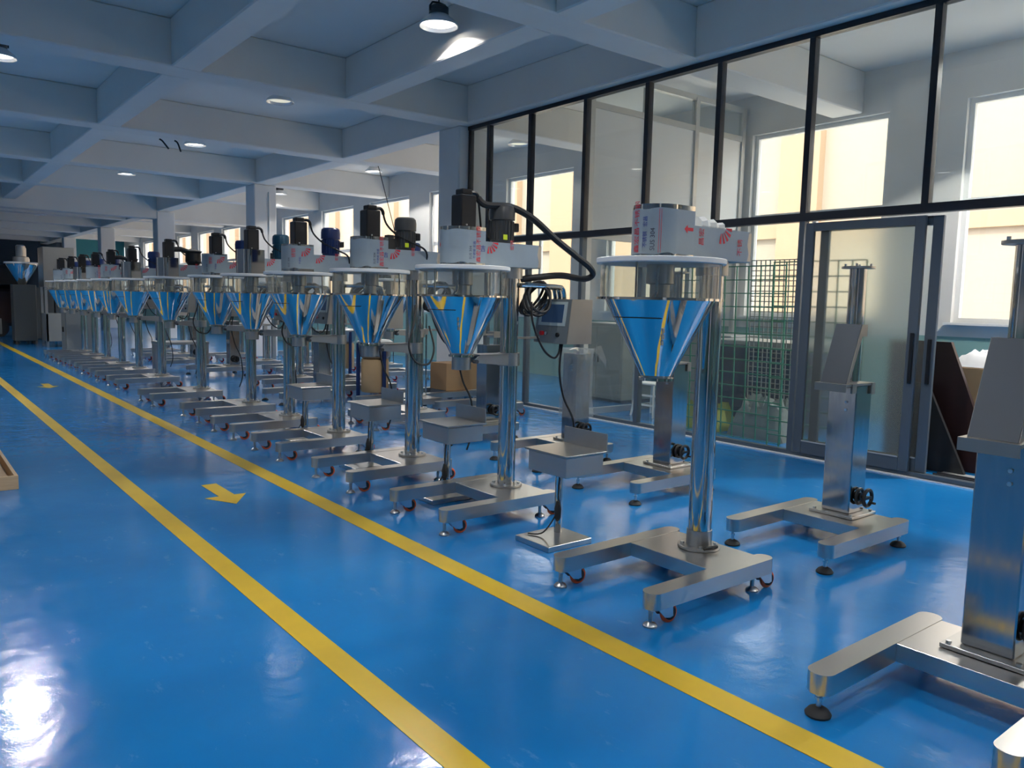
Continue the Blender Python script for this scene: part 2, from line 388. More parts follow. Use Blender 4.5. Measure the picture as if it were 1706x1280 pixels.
for i, (a, c) in enumerate(zip(GP[:-1], GP[1:])):
    part(gw, 'pane', 'gpane%d' % i, 'glass', lambda b: b.box(GX - .004, GX + .004, c + .03, a - .03, 2.435, 4.11))
LP = [10.24, 9.75, 8.77, 7.65, 6.59, 4.46]
for i, (a, c) in enumerate(list(zip(LP[:-1], LP[1:])) + [(.95, -.2), (-.2, -1.35), (-1.35, -2.5), (-2.5, -5.2), (-5.2, -8)]):
    part(gw, 'pane', 'gpanel%d' % i, 'glass', lambda b: b.box(GX - .004, GX + .004, c + .03, a - .03, .05, 2.355))
def door(name, y0, y1, x, m, label):
    d = struct(name, None, label, (x, 0, 0))
    for yy in (y0, y1 - .09): part(d, 'stile', name + 'st%.2f' % yy, 'frame2', lambda b: b.bbox(-.02, .02, yy, yy + .09, .05, 2.33, .004))
    part(d, 'rail', name + 'tr', 'frame2', lambda b: b.box(-.02, .02, y0 + .09, y1 - .09, 2.25, 2.33))
    part(d, 'rail', name + 'br', 'frame2', lambda b: b.box(-.02, .02, y0 + .09, y1 - .09, .05, .17))
    part(d, 'bead', name + 'bd', 'alu', lambda b: b.box(-.026, -.02, y0 + .09, y1 - .09, .17, .182))
    part(d, 'pane', name + 'pn', m, lambda b: b.box(-.004, .004, y0 + .09, y1 - .09, .17, 2.25))
    return d
d1 = door('door_1', 3.25, 4.40, GX - .045, 'frosted', 'grey sliding door leaf with frosted glass')
part(d1, 'handle', 'd1h', 'black', lambda b: b.bbox(-.05, -.02, 3.27, 3.30, .85, 1.3, .005))
d2 = door('door_2', 3.13, 4.28, GX + .03, 'glass', 'second sliding door leaf parked behind the frosted one')
part(d2, 'handle', 'd2h', 'black', lambda b: b.bbox(-.05, -.02, 3.15, 3.18, .85, 1.25, .005))
th = struct('trim_1', MB().box(GX - .06, GX + .5, .95, 3.15, 0, .012).mesh('sill_plate', 'alu'), 'ribbed threshold of the sliding door')
for k in range(5): part(th, 'rib', 'sillrib', 'frame', lambda b: b.box(0, .025, .95, 3.15, .012, .024)).location.x = GX - .03 + .085 * k
# inner partition between the rooms behind the glass
op = struct('wall_office', None, 'aluminium framed inner partition with white panels behind the glass wall')
for i, x in enumerate((7.28, 8.33, 9.38, 10.5)):
    part(op, 'post', 'opost%d' % i, 'alu', lambda b: b.box(x - .04, x + .04, 7.62, 7.70, 0, 4.5))
for i, z in enumerate((0, 2.35, 4.03, 4.46)):
    part(op, 'rail', 'orail%d' % i, 'alu', lambda b: b.box(7.25, 10.55, 7.625, 7.695, z, z + .08))
for i, (a, c) in enumerate(((7.32, 8.29), (8.37, 9.34), (9.42, 10.46))):
    part(op, 'panel', 'opan%d' % i, 'white_pvc', lambda b: b.box(a, c, 7.65, 7.67, 2.43, 4.03))
    part(op, 'pane', 'opane%d' % i, 'glass', lambda b: b.box(a, c, 7.655, 7.663, .08, 2.35))
    part(op, 'pane', 'opanet%d' % i, 'glass', lambda b: b.box(a, c, 7.655, 7.663, 4.11, 4.46))
# far bays to the right: teal painted partition
tw = struct('wall_teal', MB().box(7.55, X_OUT, 48.9, 49.1, 3.35, Z_CEIL).mesh('wall_teal', 'teal'), 'teal painted wall above white doors at the far end')
obj('lower_wall', MB().box(7.55, X_OUT, 48.9, 49.1, 0, 3.35).mesh('lower_wall', 'white_pvc'), tw)

# painted floor markings
def marking(name, poly, label):
    b = MB(); b.prism(poly, .0005, .0025); return tag(obj(name, b.mesh(name, 'yellow', False)), label, 'floor marking', 'yellow aisle markings')
marking('floor_line', [(2.36, -8), (2.50, -8), (2.50, 46), (2.36, 46)], 'long yellow painted aisle line beside the row of filling machines')
marking('floor_line', [(1.335, -8), (1.455, -8), (1.455, 46), (1.335, 46)], 'long yellow painted aisle line on the open floor side')
def arrow(y, label):
    marking('floor_arrow', [(1.905, y + .0), (2.07, y + .27), (1.985, y + .275), (1.985, y + .70), (1.87, y + .70), (1.87, y + .275), (1.765, y + .27)], label)
arrow(5.58, 'yellow painted arrow nearest the camera, pointing along the aisle')
arrow(13.95, 'yellow painted arrow far down the aisle')

# ================================================================== LAMPS
def lamp(x, y, z, label, lit=True, power=LAMP_POWER):
    t = thing('high_bay_lamp', label, 'lamp', (x, y, z), 0, 'high bay lamps under the ceiling')
    h = Z_CEIL - z
    part(t, 'reflector', 'lamp_refl', 'reflector', lambda b: b.shell([(.205, 0), (.21, .005), (.19, .045), (.12, .10), (.10, .12), (.095, .118), (.115, .095), (.183, .04), (.20, .003)], 32))
    part(t, 'lens', 'lamp_lens%d%d' % (lit, power), ('lens' if power > 60 else 'lensdim') if lit else 'lensoff', lambda b: b.lathe([(0, .045), (.11, .04), (.165, .035), (.165, .042), (0, .06)], 28))
    hs = part(t, 'housing', 'lamp_house', 'dgrey', lambda b: b.lathe([(.105, .115), (.105, .19), (.08, .21), (.03, .225), (0, .225)], 24))
    part(hs, 'yoke', 'lamp_yoke', 'dgrey', lambda b: b.tube([(-.112, 0, .14), (-.112, 0, .19), (-.08, 0, .235), (0, 0, .245), (.08, 0, .235), (.112, 0, .19), (.112, 0, .14)], .01, 6))
    part(t, 'rod', 'lamp_rod%.2f' % h, 'dgrey', lambda b: b.cyl((0, 0, .225), (0, 0, h - .02), .008, n=8))
    part(t, 'canopy', 'lamp_can%.2f' % h, 'dgrey', lambda b: b.lathe([(.05, h - .03), (.05, h)], 16))
    if lit:
        d = bpy.data.lights.new('lamp_light', 'SPOT'); d.energy = power; d.spot_size = math.radians(138); d.spot_blend = .08
        d.shadow_soft_size = .12; d.color = (1, .97, .92)
        o = bpy.data.objects.new('lamp_light', d); COL.objects.link(o); o.parent = t; o.location = (0, 0, .028)
lamp(4.72, 7.35, 4.38, 'lit high bay lamp hanging closest, in front of the glass wall')
lamp(4.85, 12.0, 4.45, 'lit high bay lamp just behind the second big cross beam', power=5)
lamp(4.95, 16.6, 4.45, 'lit high bay lamp third along the machine row')
lamp(4.85, 21.9, 4.45, 'lit high bay lamp fourth along the machine row')
lamp(9.1, 16.9, 4.45, 'lit high bay lamp over the window bay behind the columns')
lamp(9.3, 11.7, 4.38, 'dim lamp seen through the far end of the glass wall', power=14)
lamp(8.9, 2.0, 4.45, 'added unseen lamp brightening the glazed room beyond the right picture edge', power=520)  # added out of sight to brighten the walls of the glazed room
lamp(9.1, 22.6, 4.45, 'lit lamp beside the second column over the window bay')
lamp(1.25, 12.3, 4.45, 'lit high bay lamp over the aisle at the left picture edge')
for k, (x, y) in enumerate(((4.72, 3.3), (4.72, -1.0), (1.25, 3.6), (1.25, -.6), (1.25, 16.7), (1.25, 21.2), (-3.6, 3.6), (-3.6, 7.9), (-3.6, 12.3), (-3.6, 16.7), (-3.6, -.6), (-3.6, 25.6), (-3.6, 34.4))):  # unseen lamps for the room light; last two added to brighten the far hall
    lamp(x, y, 4.45, 'lit high bay lamp out of the picture')
lamp(9.1, 39.0, 4.45, 'added lamp brightening the far window bay near the teal wall')  # added to brighten the dim far end
for k, (x, y) in enumerate(((4.6, 30.1), (4.6, 34.4), (4.6, 38.8), (1.25, 30.1))):
    lamp(x, y, 4.3, 'unlit high bay lamp far down the hall, %s' % ('nearest', 'second', 'third', 'left one')[k], False)

# ================================================================== text printing
def text_faces(body, size):
    c = bpy.data.curves.new('t', 'FONT'); c.body = body; c.size = size; c.resolution_u = 2
    o = bpy.data.objects.new('t', c); COL.objects.link(o)
    dg = bpy.context.evaluated_depsgraph_get(); me = bpy.data.meshes.new_from_object(o.evaluated_get(dg))
    v = [(a.co.x, a.co.y) for a in me.vertices]; f = [tuple(p.vertices) for p in me.polygons]
    bpy.data.objects.remove(o); bpy.data.curves.remove(c); bpy.data.meshes.remove(me)
    return v, f
DCX, DR = -.445, .125                                   # drum housing axis and radius, from the pole
def drum_pt(s, z, e=.003):                              # s runs left along the -Y flank then round the front
    if s <= 0: return (DCX - s, -DR - e, z)
    a = s / DR; return (DCX - (DR + e) * math.sin(a), -(DR + e) * math.cos(a), z)
def print_drum(b, body, size, s0, z0, up=True):
    v, f = text_faces(body, size)
    b.add([drum_pt(s0 + y if up else s0 - x, z0 + (x if up else y)) for x, y in v], [q for q in f])
def print_flat(b, body, size, x0, z0, y, up=True):
    v, f = text_faces(body, size)
    b.add([(x0 - yy if up else x0 + xx, y, z0 + (xx if up else yy)) for xx, yy in v], f)
def rays(b, cx, cz, y, s=1, flip=1):
    for k in range(5):
        a = math.radians(-95 + 22 * k) if flip > 0 else math.radians(-85 - 22 * k)
        d = Vector((math.cos(a), math.sin(a))); n = Vector((-d.y, d.x))
        p = Vector((cx, cz)) + d * .03 * s; q = Vector((cx, cz)) + d * .078 * s
        b.add([(p.x - n.x * .002, y, p.y - n.y * .002), (p.x + n.x * .002, y, p.y + n.y * .002), (q.x + n.x * .008 * s, y, q.y + n.y * .008 * s), (q.x - n.x * .008 * s, y, q.y - n.y * .008 * s)], [(0, 1, 2, 3)])

# ================================================================== BASES
AT, AB = .172, .093                                     # arm top and bottom
def base_parts(t):
    part(t, 'arm', 'arm_n', 'steel', lambda b: b.stadium(-.775, .19, -.315, .10, AB, AT, 10))
    part(t, 'arm', 'arm_f', 'steel', lambda b: b.stadium(-.775, .19, .315, .10, AB, AT, 10))
    part(t, 'base_plate', 'base_plate', 'steel', lambda b: b.bbox(-.26, .14, -.266, .266, AB + .002, AT - .002, .002))
def castors(t, red='orange', turn=0):
    for x in (-.70, .10):
        for y in (-.315, .315):
            a = -.12 + turn
            def br(b):
                b.box(-.05, .078, -.03, .03, AB - .010, AB)
                for yy in (-.029, .025): b.prism([(-.012, AB - .010), (.078, AB - .010), (.082, .040), (.062, .034), (.030, .040)], yy, yy + .004, Matrix(((1, 0, 0, 0), (0, 0, 1, 0), (0, 1, 0, 0), (0, 0, 0, 1))))
            c = part(t, 'castor', 'castor_br', 'zinc', br); c.location = (x, y, 0); c.rotation_euler.z = a
            part(c, 'wheel', 'castor_wheel' + red, red, lambda b: b.ring((.076, 0, .048), (0, 1, 0), .037, .0125, 28, 8))
            part(c, 'hub', 'castor_hub', 'rubber', lambda b: b.cyl((.076, -.018, .048), (.076, .018, .048), .032, n=18))
            part(c, 'foot', 'castor_foot', 'satin', lambda b: b.lathe([(.034, 0), (.034, .008), (.026, .018), (.011, .026), (.011, AB)], 18, (-.036, 0)))
def level_feet(t):
    for x in (-.735, .135):
        for y in (-.315, .315):
            f = part(t, 'levelling_foot', 'lev_foot', 'rubber', lambda b: b.lathe([(.046, 0), (.048, .008), (.036, .024), (.018, .034), (0, .034)], 18)); f.location = (x, y, 0)
            part(f, 'stud', 'lev_stud', 'zinc', lambda b: b.lathe([(.009, .03), (.009, .06), (.014, .061), (.014, .072), (.009, .073), (.009, AB)], 10))

# ================================================================== FILLING MACHINE
HX = -.41                                               # hopper axis, from the pole
def filler(loc, label, style='B', motor=True, servo=True, stir='dgrey', bracket=True, box=True, hose='cable', wheels='orange', sleeve=False, bags=False, rz=0, cone_s=True, far=False, loop=False):
    t = thing('filling_machine', label, 'machine', loc, rz, 'powder filling machines along the aisle')
    base_parts(t); castors(t, wheels)
    fl = part(t, 'flange', 'flange', 'satin', lambda b: b.lathe([(.115, AT), (.115, AT + .014), (.07, AT + .015)], 28))
    for a in (.785, 2.356, 3.927, 5.498):
        part(fl, 'bolt', 'flange_bolt', 'zinc', lambda b: b.lathe([(.012, AT + .014), (.012, AT + .026)], 6)).location = (.09 * math.cos(a), .09 * math.sin(a), 0)
    part(t, 'pole', 'pole', 'chrome', lambda b: b.lathe([(.064, AT + .012), (.064, 1.735)], 36))
    if sleeve:
        sl = part(t, 'sleeve', 'sleeve', 'satin', lambda b: b.lathe([(.069, AT + .016), (.069, AT + .10)], 36))
        part(sl, 'gasket', 'gasket', 'rubber', lambda b: b.prism([(-.08, -.10), (.02, -.115), (.03, -.10), (-.07, -.085)], AT + .016, AT + .028))
    # hopper
    hp = part(t, 'hopper', 'hopper', 'mirror', lambda b: b.shell([(.282, 1.53), (.276, 1.528), (.072, 1.128), (.066, 1.128), (.27, 1.527), (.276, 1.535)], 72, (HX, 0)))
    part(hp, 'rim', 'hop_rim', 'chrome', lambda b: b.shell([(.285, 1.522), (.316, 1.522), (.316, 1.534), (.285, 1.534)], 56, (HX, 0)))
    part(hp, 'outlet', 'hop_out', 'chrome', lambda b: b.lathe([(.088, 1.118), (.088, 1.132), (.074, 1.133), (.074, 1.135)], 32, (HX, 0)))
    if bracket: part(hp, 'spout', 'hop_spout', 'satin', lambda b: b.lathe([(.066, 1.03), (.066, 1.118)], 28, (HX, 0)))
    def seam(b):
        pts = []
        for k in range(25):
            a = math.radians(140 + 85 * k / 24); z = 1.435; r = .276 - (1.528 - z) * (.204 / .40) + .0015
            pts.append((HX + r * math.cos(a), r * math.sin(a), z))
        b.tube(pts, .0025, 5)
    part(hp, 'seam', 'hop_seam', 'black', seam)
    def latch(b):
        for z, w in ((1.375, .006), (1.345, .007), (1.315, .006)):
            a = math.radians(228); r = .276 - (1.528 - z) * .51 + .008
            b.box(-w, w, -.004, .004, z - .010, z + .010, Matrix.Translation((HX + r * math.cos(a), r * math.sin(a), 0)) @ Matrix.Rotation(a + PI / 2, 4, 'Z') if False else Matrix.Translation((HX + r * math.cos(a), r * math.sin(a), 0)))
    if sleeve or hose == 'hose': part(hp, 'latch', 'hop_latch', 'satin', latch)
    # clear cylinder with clamp rods
    ac = part(t, 'clear_cylinder', 'acryl', 'acrylic', lambda b: b.shell([(.298, 1.534), (.298, 1.70), (.290, 1.70), (.290, 1.534)], 64, (HX, 0)))
    for a in (20, 110, 200, 290):
        part(ac, 'clamp_rod', 'clamp_rod', 'chrome', lambda b: b.cyl((.306, 0, 1.53), (.306, 0, 1.70), .006, n=8)).matrix_local = Matrix.Translation((HX, 0, 0)) @ Matrix.Rotation(math.radians(a), 4, 'Z')
    part(t, 'auger_tube', 'auger', 'satin', lambda b: b.lathe([(.035, 1.15), (.035, 1.50), (.05, 1.51), (.05, 1.60), (.07, 1.605), (.07, 1.70)], 24, (HX, 0)))
    part(t, 'stirrer', 'stirrer', 'chrome', lambda b: (b.tube([(HX + .06, .04, 1.69), (HX + .07, .04, 1.56), (HX + .20, .10, 1.50), (HX + .09, .05, 1.25)], .008, 8), b.tube([(HX - .06, -.04, 1.69), (HX - .08, -.05, 1.56), (HX - .2, -.1, 1.50), (HX - .09, -.05, 1.25)], .008, 8)))
    part(t, 'lid', 'lid', 'white', lambda b: b.lathe([(.318, 1.70), (.322, 1.704), (.322, 1.724), (.318, 1.728)], 64, (HX, 0)))
    # drum housing
    def drum_poly(e=0):
        P = [(-.315, -DR - e)]
        P = [(-.315, DR + e)] + [(DCX - (DR + e) * math.sin(a), (DR + e) * math.cos(a)) for a in [PI * k / 28 for k in range(29)]] + [(-.315, -DR - e)]
        return P
    dh = part(t, 'drum_housing', 'drum', 'chrome', lambda b: b.prism(drum_poly(), 1.728, 1.985))
    if style != 'bare':
        def film(b):
            z0, z1 = (1.748, 1.962) if style != 'C' else (1.76, 1.97)
            P = drum_poly(.0015); n = len(P)
            b.add([(x, y, z0 + (.006 * math.sin(x * 60) if i < n - 2 else 0)) for i, (x, y) in enumerate(P)] + [(x, y, z1 + (.004 * math.sin(y * 50))) for x, y in P], [(i, i + 1, n + i + 1, n + i) for i in range(n - 1)])
        part(dh, 'film', 'drum_film' + style, 'film', film)
        def redp(b):
            if style == 'A':
                print_drum(b, '\u946b\u5b8f\u660c\u4e0d\u9508\u94a2', .042, .205, 1.75)
                for s in (.09, .10): b.add([drum_pt(s, 1.75), drum_pt(s - .002, 1.75), drum_pt(s - .002, 1.96), drum_pt(s, 1.96)], [(0, 1, 2, 3)])
                b.add([drum_pt(-.05, 1.872), drum_pt(-.075, 1.893), drum_pt(-.075, 1.880), drum_pt(-.118, 1.880), drum_pt(-.118, 1.864), drum_pt(-.075, 1.864), drum_pt(-.075, 1.851)], [(0, 1, 2), (2, 3, 4, 5), (0, 2, 5), (0, 5, 6)])
            elif style == 'B':
                print_drum(b, '\u946b\u5b8f\u660c\u4e0d\u9508\u94a2', .04, -.085, 1.752)
                b.add([drum_pt(.255, 1.865), drum_pt(.24, 1.885), drum_pt(.225, 1.865), drum_pt(.24, 1.845)], [(0, 1, 2, 3)])
            else:
                print_drum(b, '\u9508\u94a2', .042, .05, 1.86); rays(b, DCX + .02, 1.95, -DR - .004)
        part(dh, 'red_print', 'drum_red' + style, 'red', redp)
        def blk(b):
            if style == 'A': print_drum(b, 'SUS 304', .032, .118, 1.76); 
            else: print_drum(b, 'SUS 304', .026, -.015 if style == 'B' else .1, 1.77)
        part(dh, 'black_print', 'drum_blk' + style, 'blackp', blk)
        def blu(b):
            if style == 'A': print_drum(b, '\u4e0d\u9508\u94a2   \u5b8f\u660c', .026, .158, 1.775)
            elif style == 'B': print_drum(b, '\u4e0d\u9508\u94a2 \u5b8f\u660c', .022, -.045, 1.775); print_drum(b, '\u5409', .045, -.085, 1.83, False)
            else: print_drum(b, '\u4e0d\u9508\u94a2', .022, .0, 1.80)
        part(dh, 'blue_print', 'drum_blu' + style, 'bluep', blu)
    # gear arm
    ab = part(t, 'gear_arm', 'gear_arm', 'satin', lambda b: b.bbox(-.315, .20, -.10, .10, 1.735, 1.895, .006))
    def afilm(b):
        P = [(-.315, -.102), (.165, -.102), (.175, -.1021)]
        b.add([(-.315, -.102, 1.737), (.160, -.102, 1.737), (.172, -.102, 1.78), (.158, -.102, 1.83), (.170, -.102, 1.897), (-.315, -.102, 1.897), (.170, .102, 1.897), (-.315, .102, 1.897)], [(0, 1, 2, 3, 4, 5), (5, 4, 6, 7)])
    part(ab, 'film', 'arm_film', 'film', afilm)
    def ared(b):
        if style == 'A':
            print_flat(b, '\u660c\u5b8f', .045, -.215, 1.80, -.104); rays(b, -.07, 1.905, -.104, 1.1); print_flat(b, '\u4e0d\u9508', .045, .105, 1.765, -.104)
        else:
            rays(b, -.27, 1.895, -.104, 1.0); print_flat(b, '\u5b8f\u9508', .035, -.06, 1.85, -.104)
    part(ab, 'red_print', 'arm_red' + style, 'red', ared)
    part(t, 'arm_collar', 'arm_collar', 'satin', lambda b: b.lathe([(.085, 1.66), (.085, 1.736)], 28))
    if servo:
        def sv(b):
            b.bbox(HX - .062, HX + .062, -.062, .062, 1.985, 2.20, .008)
        s = part(t, 'servo_motor', 'servo', 'black', sv)
        part(s, 'encoder_cap', 'servo_cap', 'black', lambda b: b.bbox(HX - .042, HX + .042, -.042, .042, 2.20, 2.238, .006))
        part(s, 'connector', 'servo_con', 'black', lambda b: b.tube(smoothpath([(HX + .04, 0, 2.218), (HX + .085, 0, 2.222), (HX + .11, 0, 2.205), (HX + .118, 0, 2.175)]), .014, 8))
        part(s, 'screw', 'servo_screw', 'zinc', lambda b: b.cyl((HX - .02, -.062, 2.0), (HX - .02, -.07, 2.0), .006, n=8))
        if hose == 'hose':
            part(s, 'hose', 'servo_hose', 'rubber', lambda b: b.tube(smoothpath([(HX + .115, 0, 2.19), (-.24, -.02, 2.15), (-.05, -.05, 2.15), (.12, -.09, 2.08), (.32, -.10, 1.955), (.52, -.10, 1.85), (.68, -.09, 1.77), (.745, -.06, 1.715), (.69, -.02, 1.682), (.48, .0, 1.70), (.26, .0, 1.68), (.12, .02, 1.66)]), .024, 10))
            part(s, 'thin_cable', 'servo_thin', 'rubber', lambda b: b.tube(smoothpath([(HX + .118, 0, 2.18), (-.26, .03, 2.12), (-.2, .08, 1.95), (-.16, .11, 1.90)]), .007, 6))
        else:
            part(s, 'cable', 'servo_cable', 'rubber', lambda b: b.tube(smoothpath([(HX + .118, 0, 2.18), (HX + .15, 0, 2.10), (-.18, -.03, 2.02), (-.06, -.11, 1.95), (.02, -.13, 1.91), (.06, -.11, 1.86), (.06, -.08, 1.80)]), .008, 6))
    if motor:
        sx = -.085
        def mb(b):
            b.lathe([(.075, 1.895), (.078, 1.90), (.078, 2.06), (.07, 2.065)], 28, (sx, 0))
            for k in range(20):
                a = 2 * PI * k / 20; b.box(.074, .086, -.003, .003, 1.92, 2.05, Matrix.Translation((sx, 0, 0)) @ Matrix.Rotation(a, 4, 'Z'))
        s = part(t, 'stirrer_motor', 'motor' + stir, stir, mb)
        part(s, 'fan_cover', 'fan' + stir, stir, lambda b: b.lathe([(.09, 2.06), (.091, 2.12), (.086, 2.15), (.07, 2.165), (0, 2.168)], 28, (sx, 0)))
        part(s, 'terminal_box', 'term', 'black', lambda b: b.bbox(sx + .075, sx + .125, -.04, .04, 1.985, 2.045, .006))
        if stir == 'dgrey': part(s, 'sticker', 'motor_stick', 'sticker', lambda b: b.box(sx - .055, sx - .02, -.0905, -.089, 1.92, 1.955))
    if bags:
        bgm = part(t, 'bag_wrap', 'bag_wrap', 'rubber', lambda b: (b.lathe([(.07, 1.90), (.105, 1.95), (.10, 2.06), (.12, 2.09), (.02, 2.13), (0, 2.13)], 14, (-.085, 0)), b.tube([(HX, 0, 2.10), (-.25, 0, 2.11), (-.085, 0, 2.06)], .035, 8)))
    if bracket:
        def brk(b):
            b.prism([(0, 1.135), (-.30, 1.125), (-.335, 1.10), (-.33, 1.075), (0, 1.045)], -.062, -.050, Matrix(((1, 0, 0, 0), (0, 0, 1, 0), (0, 1, 0, 0), (0, 0, 0, 1))))
            b.prism([(0, 1.135), (-.30, 1.125), (-.335, 1.10), (-.33, 1.075), (0, 1.045)], .050, .062, Matrix(((1, 0, 0, 0), (0, 0, 1, 0), (0, 1, 0, 0), (0, 0, 0, 1))))
            b.box(-.30, 0, -.062, .062, 1.12, 1.132)
        bk = part(t, 'spout_bracket', 'bracket', 'satin', brk)
        part(bk, 'clamp', 'br_clamp', 'satin', lambda b: b.lathe([(.078, 1.045), (.078, 1.135)], 28))
        part(bk, 'clamp_screws', 'br_screws', 'dgrey', lambda b: [b.cyl((-.335, y, 1.085), (-.335, y - .02, 1.085), .014, n=10) for y in (-.062, -.04)])
    if box:
        y0, y1 = -.22, .15
        pp = part(t, 'pipe_arm', 'pipe_arm', 'chrome', lambda b: [b.tube(smoothpath([(.04, y, 1.615), (.2, y, 1.615), (.38, y, 1.613), (.435, y, 1.60), (.455, y, 1.55), (.457, y, 1.50)]), .017, 10) for y in (-.07, -.02, .03)])
        cb = part(t, 'control_box', 'ctrl', 'boxside', lambda b: b.prism([(.40, 1.525), (.355, 1.20), (.60, 1.20), (.60, 1.525)], y0, y1, Matrix(((1, 0, 0, 0), (0, 0, 1, 0), (0, 1, 0, 0), (0, 0, 0, 1)))))
        # sloping front face: u across y, w down
        def fp(u, w, e): # u 0..1 left->right (far y to near y), w 0..1 top->bottom
            return (.40 - .045 * w - e, y1 + (y0 - y1) * u, 1.525 - .325 * w)
        def rect(b, u0, u1, w0, w1, e0, e1):
            P = [fp(u0, w0, e1), fp(u1, w0, e1), fp(u1, w1, e1), fp(u0, w1, e1), fp(u0, w0, e0), fp(u1, w0, e0), fp(u1, w1, e0), fp(u0, w1, e0)]
            b.add(P, [(0, 3, 2, 1), (0, 1, 5, 4), (1, 2, 6, 5), (2, 3, 7, 6), (3, 0, 4, 7)])
        part(cb, 'front_panel', 'ctrl_front', 'panelgrey', lambda b: rect(b, .01, .99, .01, .99, 0, .004))
        part(cb, 'bezel', 'ctrl_bezel', 'bezel', lambda b: rect(b, .10, .90, .06, .60, .003, .010))
        part(cb, 'screen', 'ctrl_screen', 'screen', lambda b: rect(b, .19, .82, .12, .53, .010, .0115))
        part(cb, 'red_button', 'ctrl_btn', 'redb', lambda b: b.cyl(fp(.26, .78, .003), fp(.26, .78, .026), .017, n=14))
        part(cb, 'button_ring', 'ctrl_ring', 'zinc', lambda b: b.cyl(fp(.37, .78, .003), fp(.37, .78, .014), .012, n=14))
        part(cb, 'switch', 'ctrl_sw', 'black', lambda b: b.cyl(fp(.72, .80, .003), fp(.72, .80, .016), .016, n=14))
        part(t, 'cable_coil', 'coil', 'rubber', lambda b: [b.tube([(.19 + .012 * k + (.10 + .012 * (k % 3)) * math.cos(2 * PI * j / 22), -.10 + .028 * k + .03 * math.sin(2 * PI * j / 22), 1.525 + (.10 + .012 * ((k * 2) % 3)) * math.sin(2 * PI * j / 22 + .2 * k)) for j in range(23)], .010, 6) for k in range(7)])
        part(t, 'hanging_cable', 'hang', 'rubber', lambda b: (b.tube(smoothpath([(.10, -.12, 1.5), (.11, -.13, 1.35), (.20, -.14, 1.17), (.30, -.14, 1.10), (.36, -.13, 1.13), (.40, -.10, 1.20)]), .008, 6), b.tube(smoothpath([(.42, -.10, 1.20), (.40, -.10, 1.0), (.44, -.11, .8), (.50, -.16, .62), (.54, -.12, .35), (.5, -.1, .18)]), .008, 6)))
        part(t, 'limit_bar', 'limit_bar', 'satin', lambda b: b.box(.03, .24, -.05, -.03, 1.235, 1.25))
    if cone_s and box and loop:
        part(t, 'loop_cable', 'loop', 'rubber', lambda b: b.tube(smoothpath([(-.05, -.12, 1.45), (-.1, -.17, 1.3), (-.16, -.2, 1.12), (-.10, -.21, .99), (.03, -.2, .97), (.10, -.17, 1.10), (.08, -.12, 1.28)]), .009, 6))
    return t
FX = 3.465
f1 = filler((FX, 2.675, 0), 'nearest filling machine, no motors on top, red print film on its drum', 'A', motor=False, servo=False, bracket=False, box=False, sleeve=True, cone_s=False)
part(f1, 'crumpled_film', 'crumple', 'film_e', lambda b: b.lathe([(.001, -.02), (.03, -.015), (.022, .0), (.034, .02), (.02, .05), (.028, .08), (.014, .11), (.02, .14), (.001, .16)], 9, mtx=Matrix.Translation((-.17, -.03, 1.915)) @ Matrix.Rotation(PI / 2, 4, 'Y') @ Matrix.Scale(1.35, 4)))
filler((FX, 4.42, 0), 'second filling machine with thick black hose curving from its motor', 'B', hose='hose')
filler((FX + .005, 5.74, 0), 'third filling machine, grey motor with yellow sticker, thin cable looping at its pole', 'B', loop=True)
filler((FX + .01, 7.16, 0), 'fourth filling machine with navy motor and red ray print on drum', 'C', stir='bluem')
filler((FX + .02, 8.42, 0), 'fifth filling machine with bare polished drum and teal motor', 'bare', stir='tealm', loop=True)
filler((FX + .06, 9.72, 0), 'sixth filling machine, filmed drum and short navy motor', 'C', stir='bluem')
filler((FX - .03, 11.42, 0), 'seventh filling machine with black bags over its motors', 'bare', bags=True, motor=False, wheels='orange', loop=True)
filler((FX, 13.6, 0), 'eighth filling machine with bare steel drum, beside the low table', 'bare', stir='bluem')
for i, (y, st) in enumerate(((15.1, 'C'), (16.4, 'B'), (17.7, 'bare'), (18.9, 'C'), (20.1, 'B'))):
    filler((FX, y, 0), '%s filling machine from the camera, small in the far row' % ('ninth', 'tenth', 'eleventh', 'twelfth', 'thirteenth', 'fourteenth', 'fifteenth')[i], st, stir='bluem', bags=(i == 0), motor=(i != 0), rz=random.uniform(-.02, .02), far=True)
# second row machines behind
filler((5.03, 8.2, 0), 'filling machine in the second row behind the third machine', 'bare', stir='bluem', box=False, rz=0)
filler((5.4, 12.6, 0), 'filling machine in the second row behind the fifth machine', 'bare', stir='bluem', box=False)

# ================================================================== SCALE STANDS
def scale(loc, label, rz=0):
    t = thing('scale_stand', label, 'scale', loc, rz, 'small weighing stands between the machines')
    part(t, 'foot_plate', 'sc_foot', 'steel', lambda b: b.bbox(-.27, .09, -.22, .10, 0, .035, .003))
    part(t, 'post', 'sc_post', 'chrome', lambda b: b.lathe([(.026, .035), (.026, .43)], 20))
    part(t, 'load_box', 'sc_box', 'steel', lambda b: b.bbox(-.12, .20, -.19, .17, .43, .555, .004))
    part(t, 'pan', 'sc_pan', 'satin', lambda b: b.bbox(-.14, .22, -.21, .19, .56, .572, .002))
    part(t, 'back_stop', 'sc_stop', 'satin', lambda b: b.box(.205, .212, -.21, .19, .572, .68))
    c = part(t, 'cable', 'sc_cable', 'rubber', lambda b: b.tube(smoothpath([(-.05, -.06, .45), (-.06, -.06, .30), (-.07, -.07, .2), (-.14, -.02, .06), (-.2, .06, .042)]), .005, 6))
    part(c, 'plug', 'sc_plug', 'rubber', lambda b: b.lathe([(.008, .13), (.02, .15), (.022, .21), (.01, .26)], 10, (-.065, -.066)))
    return t
scale((3.31, 3.67, 0), 'weighing stand right of the second machine, nearest of the small stands')
scale((3.33, 4.99, 0), 'weighing stand between the second and third machines')
